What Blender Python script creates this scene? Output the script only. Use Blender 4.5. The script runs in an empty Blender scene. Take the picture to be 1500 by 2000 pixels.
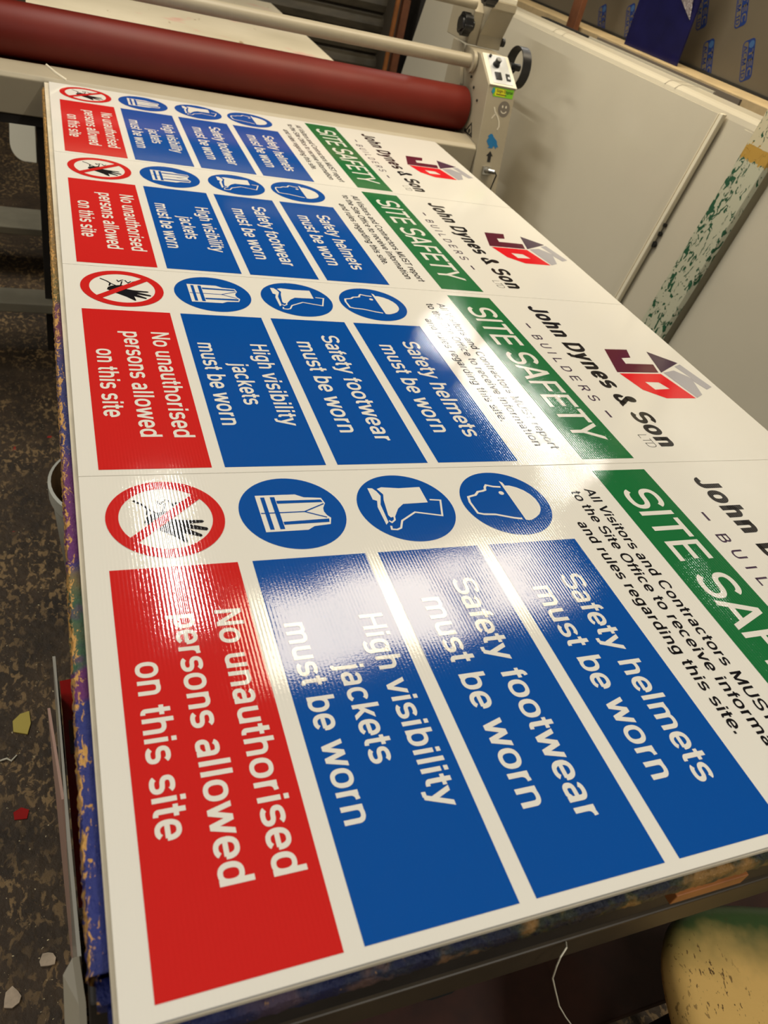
import bpy, bmesh, math, random
from mathutils import Vector, Matrix

random.seed(7)
PI = math.pi
SC = bpy.context.scene
COL = SC.collection

# ------------------------------------------------------------------ camera
cam_d = bpy.data.cameras.new('camera')
cam = bpy.data.objects.new('camera', cam_d)
COL.objects.link(cam)
RW = ((0.921913654867814, -0.3194931748105761, 0.2190874807415062),
      (-0.044038109424645866, -0.6483050802304713, -0.7601060240949011),
      (0.3848842136104105, 0.6911039243098784, -0.6117511813773989))
cx_, cy_, cz_ = Vector(RW[0]), Vector(RW[1]), Vector(RW[2])
m3 = Matrix((cx_, -cy_, -cz_)).transposed()
cam.matrix_world = Matrix.Translation((-0.0209, -0.1879, 1.5249)) @ m3.to_4x4()
cam_d.sensor_fit = 'VERTICAL'
cam_d.sensor_height = 36.0
cam_d.lens = 1508.94 / 2000 * 36.0
cam_d.clip_start = 0.02
cam_d.dof.use_dof = True
cam_d.dof.focus_distance = 1.15
cam_d.dof.aperture_fstop = 8.0
SC.camera = cam

# ------------------------------------------------------------------ world, exposure
w = bpy.data.worlds.new('workshop_air')
SC.world = w
w.use_nodes = True
bgn = w.node_tree.nodes['Background']
bgn.inputs[0].default_value = (1.0, 0.92, 0.80, 1)
bgn.inputs[1].default_value = 0.3
SC.view_settings.view_transform = 'Standard'
SC.view_settings.look = 'None'
SC.view_settings.exposure = 0.0
SC.view_settings.gamma = 1.0
SC.view_settings.use_curve_mapping = False

TUBE_COOL = (1.0, 0.96, 0.86)
WARM = (1.0, 0.85, 0.61)
TUBE_W = 30.0          # watts of each fluorescent tube
PANEL_W = 54.0         # watts of the warm ceiling panel


# ------------------------------------------------------------------ materials
def srgb(r, g, b):
    def f(c):
        c /= 255.0
        return c / 12.92 if c <= 0.04045 else ((c + 0.055) / 1.055) ** 2.4
    return (f(r), f(g), f(b), 1.0)


class NT:
    def __init__(self, name):
        self.m = bpy.data.materials.new(name)
        self.m.use_nodes = True
        self.t = self.m.node_tree
        self.b = self.t.nodes['Principled BSDF']
        self.co = None

    def n(self, typ, **kw):
        nd = self.t.nodes.new(typ)
        for k, v in kw.items():
            if hasattr(nd, k):
                setattr(nd, k, v)
            else:
                nd.inputs[k].default_value = v
        return nd

    def l(self, a, b):
        self.t.links.new(a, b)

    def coord(self, scale=(1, 1, 1), kind='Object'):
        tc = self.n('ShaderNodeTexCoord')
        mp = self.n('ShaderNodeMapping')
        mp.inputs['Scale'].default_value = scale
        self.l(tc.outputs[kind], mp.inputs['Vector'])
        return mp.outputs['Vector']

    def noise(self, vec, scale, detail=4, rough=0.6, dist=0.0):
        nd = self.n('ShaderNodeTexNoise')
        nd.inputs['Scale'].default_value = scale
        nd.inputs['Detail'].default_value = detail
        nd.inputs['Roughness'].default_value = rough
        nd.inputs['Distortion'].default_value = dist
        self.l(vec, nd.inputs['Vector'])
        return nd.outputs['Fac']

    def ramp(self, fac, stops, interp='LINEAR'):
        r = self.n('ShaderNodeValToRGB')
        r.color_ramp.interpolation = interp
        el = r.color_ramp.elements
        while len(el) < len(stops):
            el.new(0.5)
        for e, (p, c) in zip(el, stops):
            e.position = p
            e.color = c if len(c) == 4 else (*c, 1)
        self.l(fac, r.inputs['Fac'])
        return r.outputs['Color']

    def mix(self, fac, a, b, typ='MIX'):
        nd = self.n('ShaderNodeMix')
        nd.data_type = 'RGBA'
        nd.blend_type = typ
        for s, v in ((nd.inputs[0], fac), (nd.inputs[6], a), (nd.inputs[7], b)):
            if isinstance(v, bpy.types.NodeSocket):
                self.l(v, s)
            else:
                s.default_value = v
        return nd.outputs[2]

    def math(self, op, a, b=0.0):
        nd = self.n('ShaderNodeMath')
        nd.operation = op
        for s, v in ((nd.inputs[0], a), (nd.inputs[1], b)):
            if isinstance(v, bpy.types.NodeSocket):
                self.l(v, s)
            else:
                s.default_value = v
        return nd.outputs[0]

    def bump(self, height, dist, strength=1.0):
        nd = self.n('ShaderNodeBump')
        nd.inputs['Strength'].default_value = strength
        nd.inputs['Distance'].default_value = dist
        self.l(height, nd.inputs['Height'])
        self.l(nd.outputs['Normal'], self.b.inputs['Normal'])


MATS = {}


def plain(name, col, rough=0.5, metal=0.0, spec=0.5, var=0.0, bump=0.0, scale=30):
    if name in MATS:
        return MATS[name]
    t = NT(name)
    t.b.inputs['Roughness'].default_value = rough
    t.b.inputs['Metallic'].default_value = metal
    t.b.inputs['Specular IOR Level'].default_value = spec
    t.b.inputs['Base Color'].default_value = col
    if var or bump:
        v = t.coord()
        f = t.noise(v, scale)
        if var:
            lo = tuple(c * (1 - var) for c in col[:3]) + (1,)
            hi = tuple(min(1, c * (1 + var)) for c in col[:3]) + (1,)
            t.l(t.ramp(f, [(0.3, lo), (0.7, hi)]), t.b.inputs['Base Color'])
        if bump:
            t.bump(f, bump)
    MATS[name] = t.m
    return t.m


def film(name, col):
    """printed, laminated fluted plastic board: glossy, with the flutes showing as fine ribs"""
    t = NT(name)
    t.b.inputs['Base Color'].default_value = col
    t.b.inputs['Roughness'].default_value = 0.06
    t.b.inputs['Specular IOR Level'].default_value = 0.5
    v = t.coord()
    wv = t.n('ShaderNodeTexWave')
    wv.wave_type = 'BANDS'
    wv.bands_direction = 'Y'
    wv.wave_profile = 'SIN'
    wv.inputs['Scale'].default_value = 2 * PI / (20 * 0.0042)
    wv.inputs['Distortion'].default_value = 0.35
    wv.inputs['Detail'].default_value = 1.0
    wv.inputs['Detail Scale'].default_value = 0.02
    t.l(v, wv.inputs['Vector'])
    fine = t.noise(v, 420, 2, 0.5)
    broad = t.noise(v, 9, 1, 0.4)
    amp = t.math('MULTIPLY_ADD', broad, 1.3)
    amp.node.inputs[2].default_value = -0.05
    wv2 = t.math('MULTIPLY', wv.outputs['Fac'], amp)
    h = t.math('ADD', wv2, t.math('MULTIPLY', fine, 0.8))
    h = t.math('ADD', h, t.math('MULTIPLY', broad, 3.5))
    t.bump(h, 0.000051)
    MATS[name] = t.m
    return t.m


M_WHITE = film('laminated_white', (0.80, 0.775, 0.71, 1))
M_RED = film('printed_red', srgb(205, 38, 36))
M_BLUE = film('printed_blue', srgb(14, 80, 164))
M_GREEN = film('printed_green', srgb(32, 112, 62))
M_TEXTW = film('printed_lettering_white', (0.80, 0.775, 0.71, 1))
M_BLACK = film('printed_black', (0.012, 0.011, 0.013, 1))
M_PURPLE = film('printed_purple', srgb(74, 56, 78))
M_MAROON = film('printed_maroon', srgb(92, 28, 50))
M_LRED = film('printed_logo_red', srgb(226, 20, 36))
M_LGREY = film('printed_logo_grey', srgb(172, 170, 176))

M_BACK = plain('foam_board', (0.62, 0.55, 0.42, 1), 0.6, var=0.12, scale=14)
M_BEIGE = plain('beige_enamel', srgb(166, 156, 134), 0.42, var=0.05, scale=6)
M_CREAM = plain('cream_enamel', srgb(232, 226, 205), 0.4)
M_ROLLER = plain('red_silicone', srgb(106, 26, 15), 0.5, spec=0.35, var=0.10, scale=5)
M_PLASTIC = plain('black_plastic', (0.012, 0.012, 0.013, 1), 0.35)
M_STEEL = plain('steel', (0.55, 0.55, 0.53, 1), 0.3, 1.0)
M_ALU = plain('brushed_aluminium', (0.58, 0.60, 0.62, 1), 0.45, 0.6)
M_DARK = plain('dark_painted_steel', (0.016, 0.013, 0.011, 1), 0.6, var=0.3, scale=20)
M_GREYBAR = plain('grey_painted_steel', srgb(138, 132, 114), 0.55, var=0.12, scale=12)
M_RAIL = plain('brown_steel_rail', srgb(58, 48, 34), 0.5, var=0.2, scale=12)
M_BROWN = plain('brown_wood', srgb(110, 66, 40), 0.6, var=0.25, scale=18)
M_SHELF = plain('shelf_wood', srgb(54, 24, 13), 0.65, var=0.35, scale=14)
M_ORANGE = plain('varnished_pine', srgb(150, 92, 44), 0.5, var=0.2, scale=25)
M_PANEL = plain('white_sheet_plastic', srgb(208, 201, 182), 0.22, var=0.03, scale=2)
M_TRIM = plain('ivory_trim', srgb(240, 232, 208), 0.45)
M_GROOVE = plain('tan_groove', srgb(150, 122, 82), 0.6)
M_LEDGE = plain('pale_timber', srgb(190, 168, 128), 0.6, var=0.2, scale=9)
M_FILM_BEIGE = plain('protective_film', srgb(102, 94, 80), 0.35, var=0.08, scale=4)
M_TECBLUE = plain('film_ink_blue', srgb(26, 50, 112), 0.45)
M_TECLIGHT = plain('film_ink_light_blue', srgb(58, 92, 140), 0.45)
M_OFFBLUE = plain('dark_blue_sheet', srgb(20, 20, 70), 0.3, var=0.25, scale=12)
M_SILVER = plain('crumpled_clear_film', srgb(178, 172, 178), 0.25, 0.5, bump=0.02, scale=120)
M_GREYSHEET = plain('grey_sheet', srgb(120, 110, 98), 0.5)
M_PALEGREY = plain('pale_grey_plastic', srgb(158, 150, 132), 0.5)
M_BLACKGAP = plain('black_rubber_and_gap_shade', (0.01, 0.01, 0.009, 1), 0.7)  # black rubber and vinyl; also paints the shade in the rack gaps
M_BUCKET = plain('white_bucket_plastic', srgb(196, 196, 184), 0.45, var=0.08, scale=20)
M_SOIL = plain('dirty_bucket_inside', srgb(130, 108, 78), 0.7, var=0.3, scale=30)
M_REDPLATE = plain('red_acrylic', srgb(170, 24, 22), 0.25, var=0.15, scale=10)
M_CEIL = plain('ceiling_paint', srgb(150, 140, 122), 0.9)
M_WALL = plain('dark_block_wall', srgb(84, 76, 64), 0.9, var=0.15, scale=4)
M_WHITEPAINT = plain('white_lamp_housing', (0.8, 0.8, 0.78, 1), 0.5)
M_STICKGREY = plain('grey_sticker', srgb(112, 104, 94), 0.5)
M_STICKWHITE = plain('white_sticker', srgb(214, 206, 186), 0.5)
M_STICKBLUE = plain('blue_sticker', srgb(20, 112, 168), 0.4)
M_STICKGREEN = plain('green_sticker', srgb(120, 190, 30), 0.4)
M_STICKYELL = plain('yellow_sticker', srgb(214, 208, 30), 0.4)
M_STICKTEAL = plain('teal_sticker', srgb(40, 140, 160), 0.4)
M_SCRAPY = plain('yellow_scrap', srgb(196, 176, 80), 0.6)
M_CHIP = plain('pale_flake', srgb(190, 172, 150), 0.8, var=0.2, scale=60)


def acrylic():
    t = NT('smoky_acrylic')
    t.b.inputs['Base Color'].default_value = srgb(206, 202, 190)
    t.b.inputs['Roughness'].default_value = 0.2
    t.b.inputs['Transmission Weight'].default_value = 0.2
    t.b.inputs['IOR'].default_value = 1.3
    return t.m


M_ACRYLIC = acrylic()


def acrylic_pink():
    t = NT('frosted_pink_acrylic')
    t.b.inputs['Base Color'].default_value = srgb(226, 188, 172)
    t.b.inputs['Roughness'].default_value = 0.3
    t.b.inputs['Transmission Weight'].default_value = 0.2
    t.b.inputs['IOR'].default_value = 1.3
    return t.m


M_PINK = acrylic_pink()


def mat_floor():
    t = NT('paint_spattered_concrete')
    v = t.coord()
    base = t.ramp(t.noise(v, 7, 6, 0.7), [(0.3, srgb(38, 29, 20)), (0.7, srgb(80, 63, 44))])
    vs = t.coord((1.6, 1.0, 1))
    fl = t.ramp(t.noise(vs, 40, 5, 0.60, 0.5), [(0.52, (0, 0, 0)), (0.585, (1, 1, 1))])
    area = t.ramp(t.noise(v, 5, 2, 0.5), [(0.36, (0.06, 0.06, 0.06)), (0.58, (0.9, 0.9, 0.9))])
    msk = t.mix(1.0, fl, area, 'MULTIPLY')
    c = t.mix(msk, base, srgb(150, 122, 82))
    sp = t.ramp(t.noise(v, 150, 2, 0.5), [(0.70, (0, 0, 0)), (0.74, (1, 1, 1))])
    c = t.mix(sp, c, srgb(206, 190, 150))
    rd = t.ramp(t.noise(v, 16, 3, 0.5), [(0.735, (0, 0, 0)), (0.75, (1, 1, 1))])
    c = t.mix(rd, c, srgb(168, 30, 22))
    t.l(c, t.b.inputs['Base Color'])
    t.b.inputs['Roughness'].default_value = 0.7
    t.bump(t.noise(v, 60, 5, 0.6), 0.004)
    return t.m


M_FLOOR = mat_floor()


def mat_crust():
    """thick layers of dried paint on the edge of the bench top, timber showing through where chipped"""
    t = NT('crusted_bench_paint')
    tc = t.n('ShaderNodeTexCoord')
    sep = t.n('ShaderNodeSeparateXYZ')
    t.l(tc.outputs['Object'], sep.inputs[0])
    v = t.coord()
    n1 = t.noise(v, 11, 3, 0.6)
    along = t.math('ADD', t.math('MULTIPLY', sep.outputs['Y'], 0.41), t.math('MULTIPLY', t.math('SUBTRACT', n1, 0.5), 0.12))
    B_, P_, G_ = srgb(38, 50, 128), srgb(104, 38, 108), srgb(52, 92, 66)
    paint = t.ramp(along, [(0.0, srgb(24, 32, 84)), (0.03, B_), (0.112, B_), (0.125, P_), (0.145, P_), (0.152, G_), (0.178, srgb(120, 104, 66)), (0.19, srgb(60, 48, 120)),
                           (0.215, P_), (0.25, P_), (0.275, srgb(46, 52, 120)), (0.37, srgb(50, 54, 112)), (0.395, srgb(112, 46, 76)), (0.43, srgb(100, 46, 88)), (0.455, srgb(104, 96, 48)), (0.52, srgb(148, 116, 62))])
    front = t.ramp(sep.outputs['X'], [(0.05, (0, 0, 0)), (0.35, (1, 1, 1))])
    front2 = t.ramp(sep.outputs['Y'], [(0.004, (1, 1, 1)), (0.012, (0, 0, 0))])
    paint = t.mix(t.mix(1.0, front, front2, 'MULTIPLY'), paint, t.ramp(t.noise(t.coord((1, 1, 1)), 24, 3, 0.6), [(0.42, srgb(20, 26, 44)), (0.50, srgb(52, 58, 36)), (0.60, srgb(150, 112, 58))]))
    chips = t.noise(t.coord((1.4, 0.55, 1.2)), 120, 4, 0.7, 0.8)
    side = t.math('MULTIPLY_ADD', sep.outputs['X'], -17.0)
    side.node.inputs[2].default_value = -0.115
    side = t.math('MAXIMUM', t.math('MINIMUM', side, 0.19), -0.03)
    cm = t.ramp(t.math('ADD', chips, side), [(0.645, (0, 0, 0)), (0.675, (1, 1, 1))])
    c = t.mix(cm, paint, srgb(212, 160, 84))
    t.l(c, t.b.inputs['Base Color'])
    t.b.inputs['Roughness'].default_value = 0.4
    t.bump(t.noise(t.coord((1, 0.5, 1)), 160, 5, 0.65), 0.006)
    return t.m


M_CRUST = mat_crust()


def mat_peel():
    t = NT('peeling_white_over_green')
    v = t.coord((1, 1, 0.55))
    edge = t.noise(v, 5, 3, 0.5)
    fl = t.noise(v, 66, 3, 0.55, 1.1)
    mk = t.ramp(t.math('ADD', t.math('MULTIPLY', edge, 0.35), t.math('MULTIPLY', fl, 0.75)), [(0.495, (0, 0, 0)), (0.515, (1, 1, 1))])
    c = t.mix(mk, srgb(24, 82, 52), srgb(190, 190, 166))
    tc = t.n('ShaderNodeTexCoord')
    sep = t.n('ShaderNodeSeparateXYZ')
    t.l(tc.outputs['Object'], sep.inputs[0])
    oc1 = t.ramp(t.math('ADD', sep.outputs['Z'], t.math('MULTIPLY', fl, 0.03)), [(0.0, (0, 0, 0)), (1.0, (1, 1, 1))])
    band = t.math('MULTIPLY', t.math('GREATER_THAN', t.math('ADD', sep.outputs['Z'], t.math('MULTIPLY', fl, 0.04)), 1.205),
                  t.math('LESS_THAN', t.math('ADD', sep.outputs['Z'], t.math('MULTIPLY', fl, 0.04)), 1.245))
    c = t.mix(band, c, srgb(186, 146, 60))
    up = t.math('GREATER_THAN', sep.outputs['Z'], 1.222)
    c = t.mix(t.math('MULTIPLY', up, mk), c, srgb(206, 196, 164))
    t.l(c, t.b.inputs['Base Color'])
    t.b.inputs['Roughness'].default_value = 0.55
    t.bump(mk, 0.001)
    return t.m


M_PEEL = mat_peel()


def mat_stool():
    t = NT('worn_ochre_enamel')
    v = t.coord()
    tc = t.n('ShaderNodeTexCoord')
    sep = t.n('ShaderNodeSeparateXYZ')
    t.l(tc.outputs['Object'], sep.inputs[0])
    n1 = t.noise(v, 9, 4, 0.6)
    # the green coat survives along the far rim
    g = t.ramp(t.math('ADD', sep.outputs['Y'], t.math('MULTIPLY', t.math('SUBTRACT', n1, 0.5), 0.10)), [(0.105, (0, 0, 0)), (0.165, (1, 1, 1))])
    c = t.mix(g, srgb(232, 190, 112), srgb(62, 84, 46))
    sc = t.ramp(t.noise(t.coord((1.8, 0.8, 1)), 110, 3, 0.6), [(0.61, (0, 0, 0)), (0.64, (1, 1, 1))])
    near = t.ramp(t.noise(v, 6, 2, 0.5), [(0.5, (0, 0, 0)), (0.65, (1, 1, 1))])
    c = t.mix(t.mix(1.0, sc, near, 'MULTIPLY'), c, srgb(84, 56, 34))
    t.l(c, t.b.inputs['Base Color'])
    t.b.inputs['Roughness'].default_value = 0.38
    t.bump(t.noise(v, 40, 4, 0.6), 0.0008)
    return t.m


M_STOOL = mat_stool()


def mat_outfeed():
    t = NT('stained_white_sheet')
    v = t.coord()
    c = t.ramp(t.noise(v, 3, 3, 0.5), [(0.3, srgb(232, 220, 194)), (0.7, srgb(214, 202, 174))])
    pk = t.ramp(t.noise(v, 4.2, 3, 0.6), [(0.60, (0, 0, 0)), (0.70, (0.55, 0.55, 0.55))])
    c = t.mix(pk, c, srgb(226, 150, 140))
    dk = t.ramp(t.noise(t.coord((2.5, 0.6, 1)), 9, 3, 0.5), [(0.70, (0, 0, 0)), (0.73, (0.7, 0.7, 0.7))])
    c = t.mix(dk, c, srgb(150, 112, 60))
    t.l(c, t.b.inputs['Base Color'])
    t.b.inputs['Roughness'].default_value = 0.5
    return t.m


M_OUTFEED = mat_outfeed()


def mat_shutter():
    t = NT('grimy_shutter_steel')
    v = t.coord((0.3, 1, 1))
    c = t.ramp(t.noise(v, 10, 5, 0.7), [(0.25, srgb(44, 40, 32)), (0.7, srgb(92, 84, 68))])
    t.l(c, t.b.inputs['Base Color'])
    t.b.inputs['Roughness'].default_value = 0.5
    return t.m


M_SHUTTER = mat_shutter()


# ------------------------------------------------------------------ mesh builder
class MB:
    def __init__(self):
        self.v, self.f, self.mi = [], [], []

    def add(self, vs, fs, mi=0):
        o = len(self.v)
        self.v += [tuple(p) for p in vs]
        for f in fs:
            self.f.append(tuple(o + i for i in f))
            self.mi.append(mi)

    def box(self, a, b, mi=0):
        (x0, y0, z0), (x1, y1, z1) = a, b
        vs = [(x0, y0, z0), (x1, y0, z0), (x1, y1, z0), (x0, y1, z0), (x0, y0, z1), (x1, y0, z1), (x1, y1, z1), (x0, y1, z1)]
        self.add(vs, [(3, 2, 1, 0), (4, 5, 6, 7), (0, 1, 5, 4), (1, 2, 6, 5), (2, 3, 7, 6), (3, 0, 4, 7)], mi)

    def prism(self, poly, fn, d0, d1, mi=0):
        """poly: 2-D outline; fn(p, d) -> 3-D point"""
        n = len(poly)
        vs = [fn(p, d0) for p in poly] + [fn(p, d1) for p in poly]
        fs = [tuple(range(n))[::-1], tuple(range(n, 2 * n))]
        fs += [(i, (i + 1) % n, n + (i + 1) % n, n + i) for i in range(n)]
        self.add(vs, fs, mi)

    def prism_x(self, yz, x0, x1, mi=0):
        self.prism(yz, lambda p, d: (d, p[0], p[1]), x0, x1, mi)

    def flat(self, poly, z, mi=0):
        self.add([(x, y, z) for x, y in poly], [tuple(range(len(poly)))], mi)

    def tube(self, path, r, n=14, mi=0, cap=True):
        pts = [Vector(p) for p in path]
        rr = r if isinstance(r, (list, tuple)) else [r] * len(pts)
        rings = []
        up = None
        for i, p in enumerate(pts):
            d = (pts[min(i + 1, len(pts) - 1)] - pts[max(i - 1, 0)]).normalized()
            if up is None:
                up = Vector((0, 0, 1)) if abs(d.z) < 0.9 else Vector((1, 0, 0))
            a = d.cross(up).normalized()
            b = a.cross(d).normalized()
            up = b
            rings.append([p + (a * math.cos(2 * PI * k / n) + b * math.sin(2 * PI * k / n)) * rr[i] for k in range(n)])
        vs = [q for R_ in rings for q in R_]
        fs = []
        for i in range(len(rings) - 1):
            for k in range(n):
                fs.append((i * n + k, i * n + (k + 1) % n, (i + 1) * n + (k + 1) % n, (i + 1) * n + k))
        if cap:
            fs.append(tuple(range(n))[::-1])
            fs.append(tuple((len(rings) - 1) * n + k for k in range(n)))
        self.add(vs, fs, mi)

    def lathe(self, prof, c, axis='z', n=40, mi=0):
        """prof: (radius, height) list"""
        vs, fs = [], []
        for r, h in prof:
            for k in range(n):
                a = 2 * PI * k / n
                x, y = r * math.cos(a), r * math.sin(a)
                p = (c[0] + x, c[1] + y, c[2] + h) if axis == 'z' else (c[0] + h, c[1] + x, c[2] + y)
                vs.append(p)
        for i in range(len(prof) - 1):
            for k in range(n):
                fs.append((i * n + k, i * n + (k + 1) % n, (i + 1) * n + (k + 1) % n, (i + 1) * n + k))
        self.add(vs, fs, mi)

    def build(self, name, mats, parent=None, bevel=0.0, smooth=False, loc=None, fix=True, seg=2):
        me = bpy.data.meshes.new(name)
        me.from_pydata(self.v, [], self.f)
        mats = mats if isinstance(mats, (list, tuple)) else [mats]
        for m in mats:
            me.materials.append(m)
        for p, i in zip(me.polygons, self.mi):
            p.material_index = i
            p.use_smooth = smooth
        if fix:
            bm = bmesh.new()
            bm.from_mesh(me)
            bmesh.ops.recalc_face_normals(bm, faces=bm.faces)
            bm.to_mesh(me)
            bm.free()
        o = bpy.data.objects.new(name, me)
        COL.objects.link(o)
        if parent is not None:
            o.parent = parent
        if loc:
            o.location = loc
        if bevel:
            md = o.modifiers.new('bevel', 'BEVEL')
            md.width = bevel
            md.segments = seg
            md.limit_method = 'ANGLE'
        if smooth:
            try:
                md = o.modifiers.new('split', 'EDGE_SPLIT')
                md.split_angle = math.radians(40)
            except Exception:
                pass
        return o


def tag(o, label, cat, group=None):
    o['label'] = label
    o['category'] = cat
    if group:
        o['group'] = group
    return o


def thing(name, label, cat, loc=(0, 0, 0), group=None):
    o = bpy.data.objects.new(name, None)
    COL.objects.link(o)
    o.location = loc
    return tag(o, label, cat, group)


def struct(o):
    o['kind'] = 'structure'
    return o


# ------------------------------------------------------------------ lettering: stroked grotesque
def arc(cx, cy, rx, ry, a0, a1, n=None, e=2.35):
    n = n or max(6, int(abs(a1 - a0) / 11))
    out = []
    for i in range(n + 1):
        a = math.radians(a0 + (a1 - a0) * i / n)
        c, s = math.cos(a), math.sin(a)
        out.append((cx + rx * math.copysign(abs(c) ** (2 / e), c), cy + ry * math.copysign(abs(s) ** (2 / e), s)))
    return out


def glyph(ch, h, k):
    """-> (strokes, diagonals, advance, ink_left, ink_right) in em; cap height .72, x-height .53"""
    X, A, D = .53, .72, -.20
    S, G = [], []
    W = 2.15 * h
    L = .065

    def full(x0, x1, y0, y1):
        S.append(arc((x0 + x1) / 2, (y0 + y1) / 2, (x1 - x0) / 2 - h, (y1 - y0) / 2 - k, 0, 360))

    def stem(x, y0, y1):
        S.append([(x, y0), (x, y1)])

    def bar(x0, x1, y):
        S.append([(x0, y), (x1, y)])

    def arch(l, r):
        S.append([(l + h, .22)] + arc((l + r) / 2, .34, (r - l) / 2 - h, .20 - k, 180, 0) + [(r - h, 0)])

    def dg(x0, y0, x1, y1, w=W):
        G.append((x0, y0, x1, y1, w))
    c = ch
    if c == 'a':
        R = .495
        S.append([(R - h, 0)] + arc((.045 + R) / 2, .36, (R - .045) / 2 - h, .18 - k, 0, 160))
        S.append([(R - h, .322 - k)] + arc(.215, .152, .185 - h, .165 - k, 90, 270) + [(.30, -.012 + k), (R - h, .13)])
        w, l, r = .56, .03, R
    elif c == 'b':
        stem(L + h, 0, A); full(L, .565, -.012, .542); w, l, r = .60, L, .565
    elif c == 'c':
        S.append(arc(.285, .265, .255 - h, .277 - k, 42, 318)); w, l, r = .55, .03, .52
    elif c == 'd':
        stem(.535 - h, 0, A); full(.035, .535, -.012, .542); w, l, r = .60, .035, .535
    elif c == 'e':
        S.append(arc(.285, .265, .258 - h, .277 - k, -6, 0) + arc(.285, .265, .258 - h, .277 - k, 0, 318)); bar(.03 + h, .543 - h, .25); w, l, r = .56, .027, .543
    elif c == 'f':
        S.append([(.085 + h, 0), (.085 + h, .56)] + arc(.085 + h + .13, .56, .13, .165 - k, 180, 95, 6)); bar(.01, .315, X - k); w, l, r = .32, .01, .315
    elif c == 'g':
        full(.035, .535, -.005, .542); S.append([(.535 - h, X), (.535 - h, -.03)] + arc(.285, -.03, .25 - h, .18 - k, 0, -155)); w, l, r = .60, .035, .535
    elif c == 'h':
        stem(L + h, 0, A); arch(L, .535); w, l, r = .595, L, .535
    elif c == 'i':
        stem(L + h, 0, X); stem(L + h, .605, A); w, l, r = .275, L, L + 2 * h
    elif c == 'j':
        S.append([(L + h, X), (L + h, -.10)] + arc(L + h - .11, -.10, .11, .11 - k, 0, -90, 6)); stem(L + h, .605, A); w, l, r = .275, -.03, L + 2 * h
    elif c == 'k':
        stem(L + h, 0, A); dg(L + h + .02, .16, .46, X, W * 1.1); dg(.245, .30, .49, 0, W * 1.05); w, l, r = .55, L, .55
    elif c == 'l':
        stem(L + h, 0, A); w, l, r = .275, L, L + 2 * h
    elif c == 'm':
        stem(L + h, 0, X); arch(L, L + .38 + h); arch(L + .38 - h, .84); w, l, r = .90, L, .84
    elif c == 'n':
        stem(L + h, 0, X); arch(L, .535); w, l, r = .595, L, .535
    elif c == 'o':
        full(.032, .568, -.012, .542); w, l, r = .60, .032, .568
    elif c == 'p':
        stem(L + h, D, X); full(L, .565, -.012, .542); w, l, r = .60, L, .565
    elif c == 'r':
        stem(L + h, 0, X); S.append([(L + h, .25)] + arc(L + h + .2, .30, .2, .24 - k, 180, 92, 7)); w, l, r = .385, L, L + h + .2
    elif c == 's':
        rx, ry = .238 - h, (.554 - 2 * k) / 4
        S.append(arc(.268, .542 - k - ry, rx, ry, 22, 270)[:-1] + arc(.268, -.012 + k + ry, rx * 1.04, ry, 90, -158)); w, l, r = .54, .03, .506
    elif c == 't':
        S.append([(.085 + h, .68), (.085 + h, .12)] + arc(.085 + h + .11, .12, .11, .13 - k, 180, 275, 6)); bar(.005, .305, X - k); w, l, r = .33, .005, .305
    elif c == 'u':
        S.append([(L - .005 + h, X)] + arc((L + .53) / 2, .19, (.53 - L) / 2 - h, .20 - k, 180, 360) + [(.53 - h, .25)]); stem(.53 - h, 0, X); w, l, r = .595, L, .53
    elif c == 'v':
        dg(W / 2, X, .275, 0); dg(.55 - W / 2, X, .275, 0); w, l, r = .55, 0, .55
    elif c == 'w':
        for x0, x1, f in ((W / 2, .225, 1), (.40, .225, 1), (.40, .575, 1), (.80 - W / 2, .575, 1)):
            dg(x0, X, x1, 0, W * .95)
        w, l, r = .80, 0, .80
    elif c == 'y':
        dg(W / 2, X, .285, .02); dg(.55 - W / 2, X, .20, D + k * .4); S.append([(.06, D + k), (.20, D + k)]); w, l, r = .55, 0, .55
    elif c == 'A':
        dg(W / 2, 0, .355, A); dg(.71 - W / 2, 0, .355, A); bar(.19, .52, .215); w, l, r = .71, 0, .71
    elif c == 'B':
        stem(L + h, 0, A)
        S.append([(L, A - k), (.38, A - k)] + arc(.40, (A - k + .375) / 2, .235 - h, (A - k - .375) / 2, 90, -90) + [(L, .375)])
        S.append([(L, .375), (.40, .375)] + arc(.42, (.375 + k) / 2, .245 - h, (.375 - k) / 2, 90, -90) + [(L, k)])
        w, l, r = .71, L, .665
    elif c == 'C':
        S.append(arc(.38, .36, .345 - h, .375 - k, 38, 322)); w, l, r = .73, .035, .69
    elif c == 'D':
        stem(L + h, 0, A); S.append([(L, A - k), (.33, A - k)] + arc(.34, A / 2, .34 - h, A / 2 - k, 90, -90) + [(L, k)]); w, l, r = .72, L, .68
    elif c == 'E':
        stem(L + h, 0, A); bar(L, .60, A - k); bar(L, .57, .375); bar(L, .61, k); w, l, r = .66, L, .61
    elif c == 'F':
        stem(L + h, 0, A); bar(L, .58, A - k); bar(L, .53, .36); w, l, r = .61, L, .58
    elif c == 'H':
        stem(L + h, 0, A); stem(.655 - h, 0, A); bar(L, .655, .38); w, l, r = .72, L, .655
    elif c == 'I':
        stem(L + h, 0, A); w, l, r = .275, L, L + 2 * h
    elif c == 'J':
        S.append([(.50 - h, A), (.50 - h, .2)] + arc(.26, .2, .24 - h, .212 - k, 0, -178)); w, l, r = .56, .02, .50
    elif c == 'L':
        stem(L + h, 0, A); bar(L, .57, k); w, l, r = .60, L, .57
    elif c == 'M':
        stem(L + h, 0, A); stem(.79 - h, 0, A); dg(L + h, A, .4275, .02); dg(.79 - h, A, .4275, .02); w, l, r = .855, L, .79
    elif c == 'N':
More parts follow.
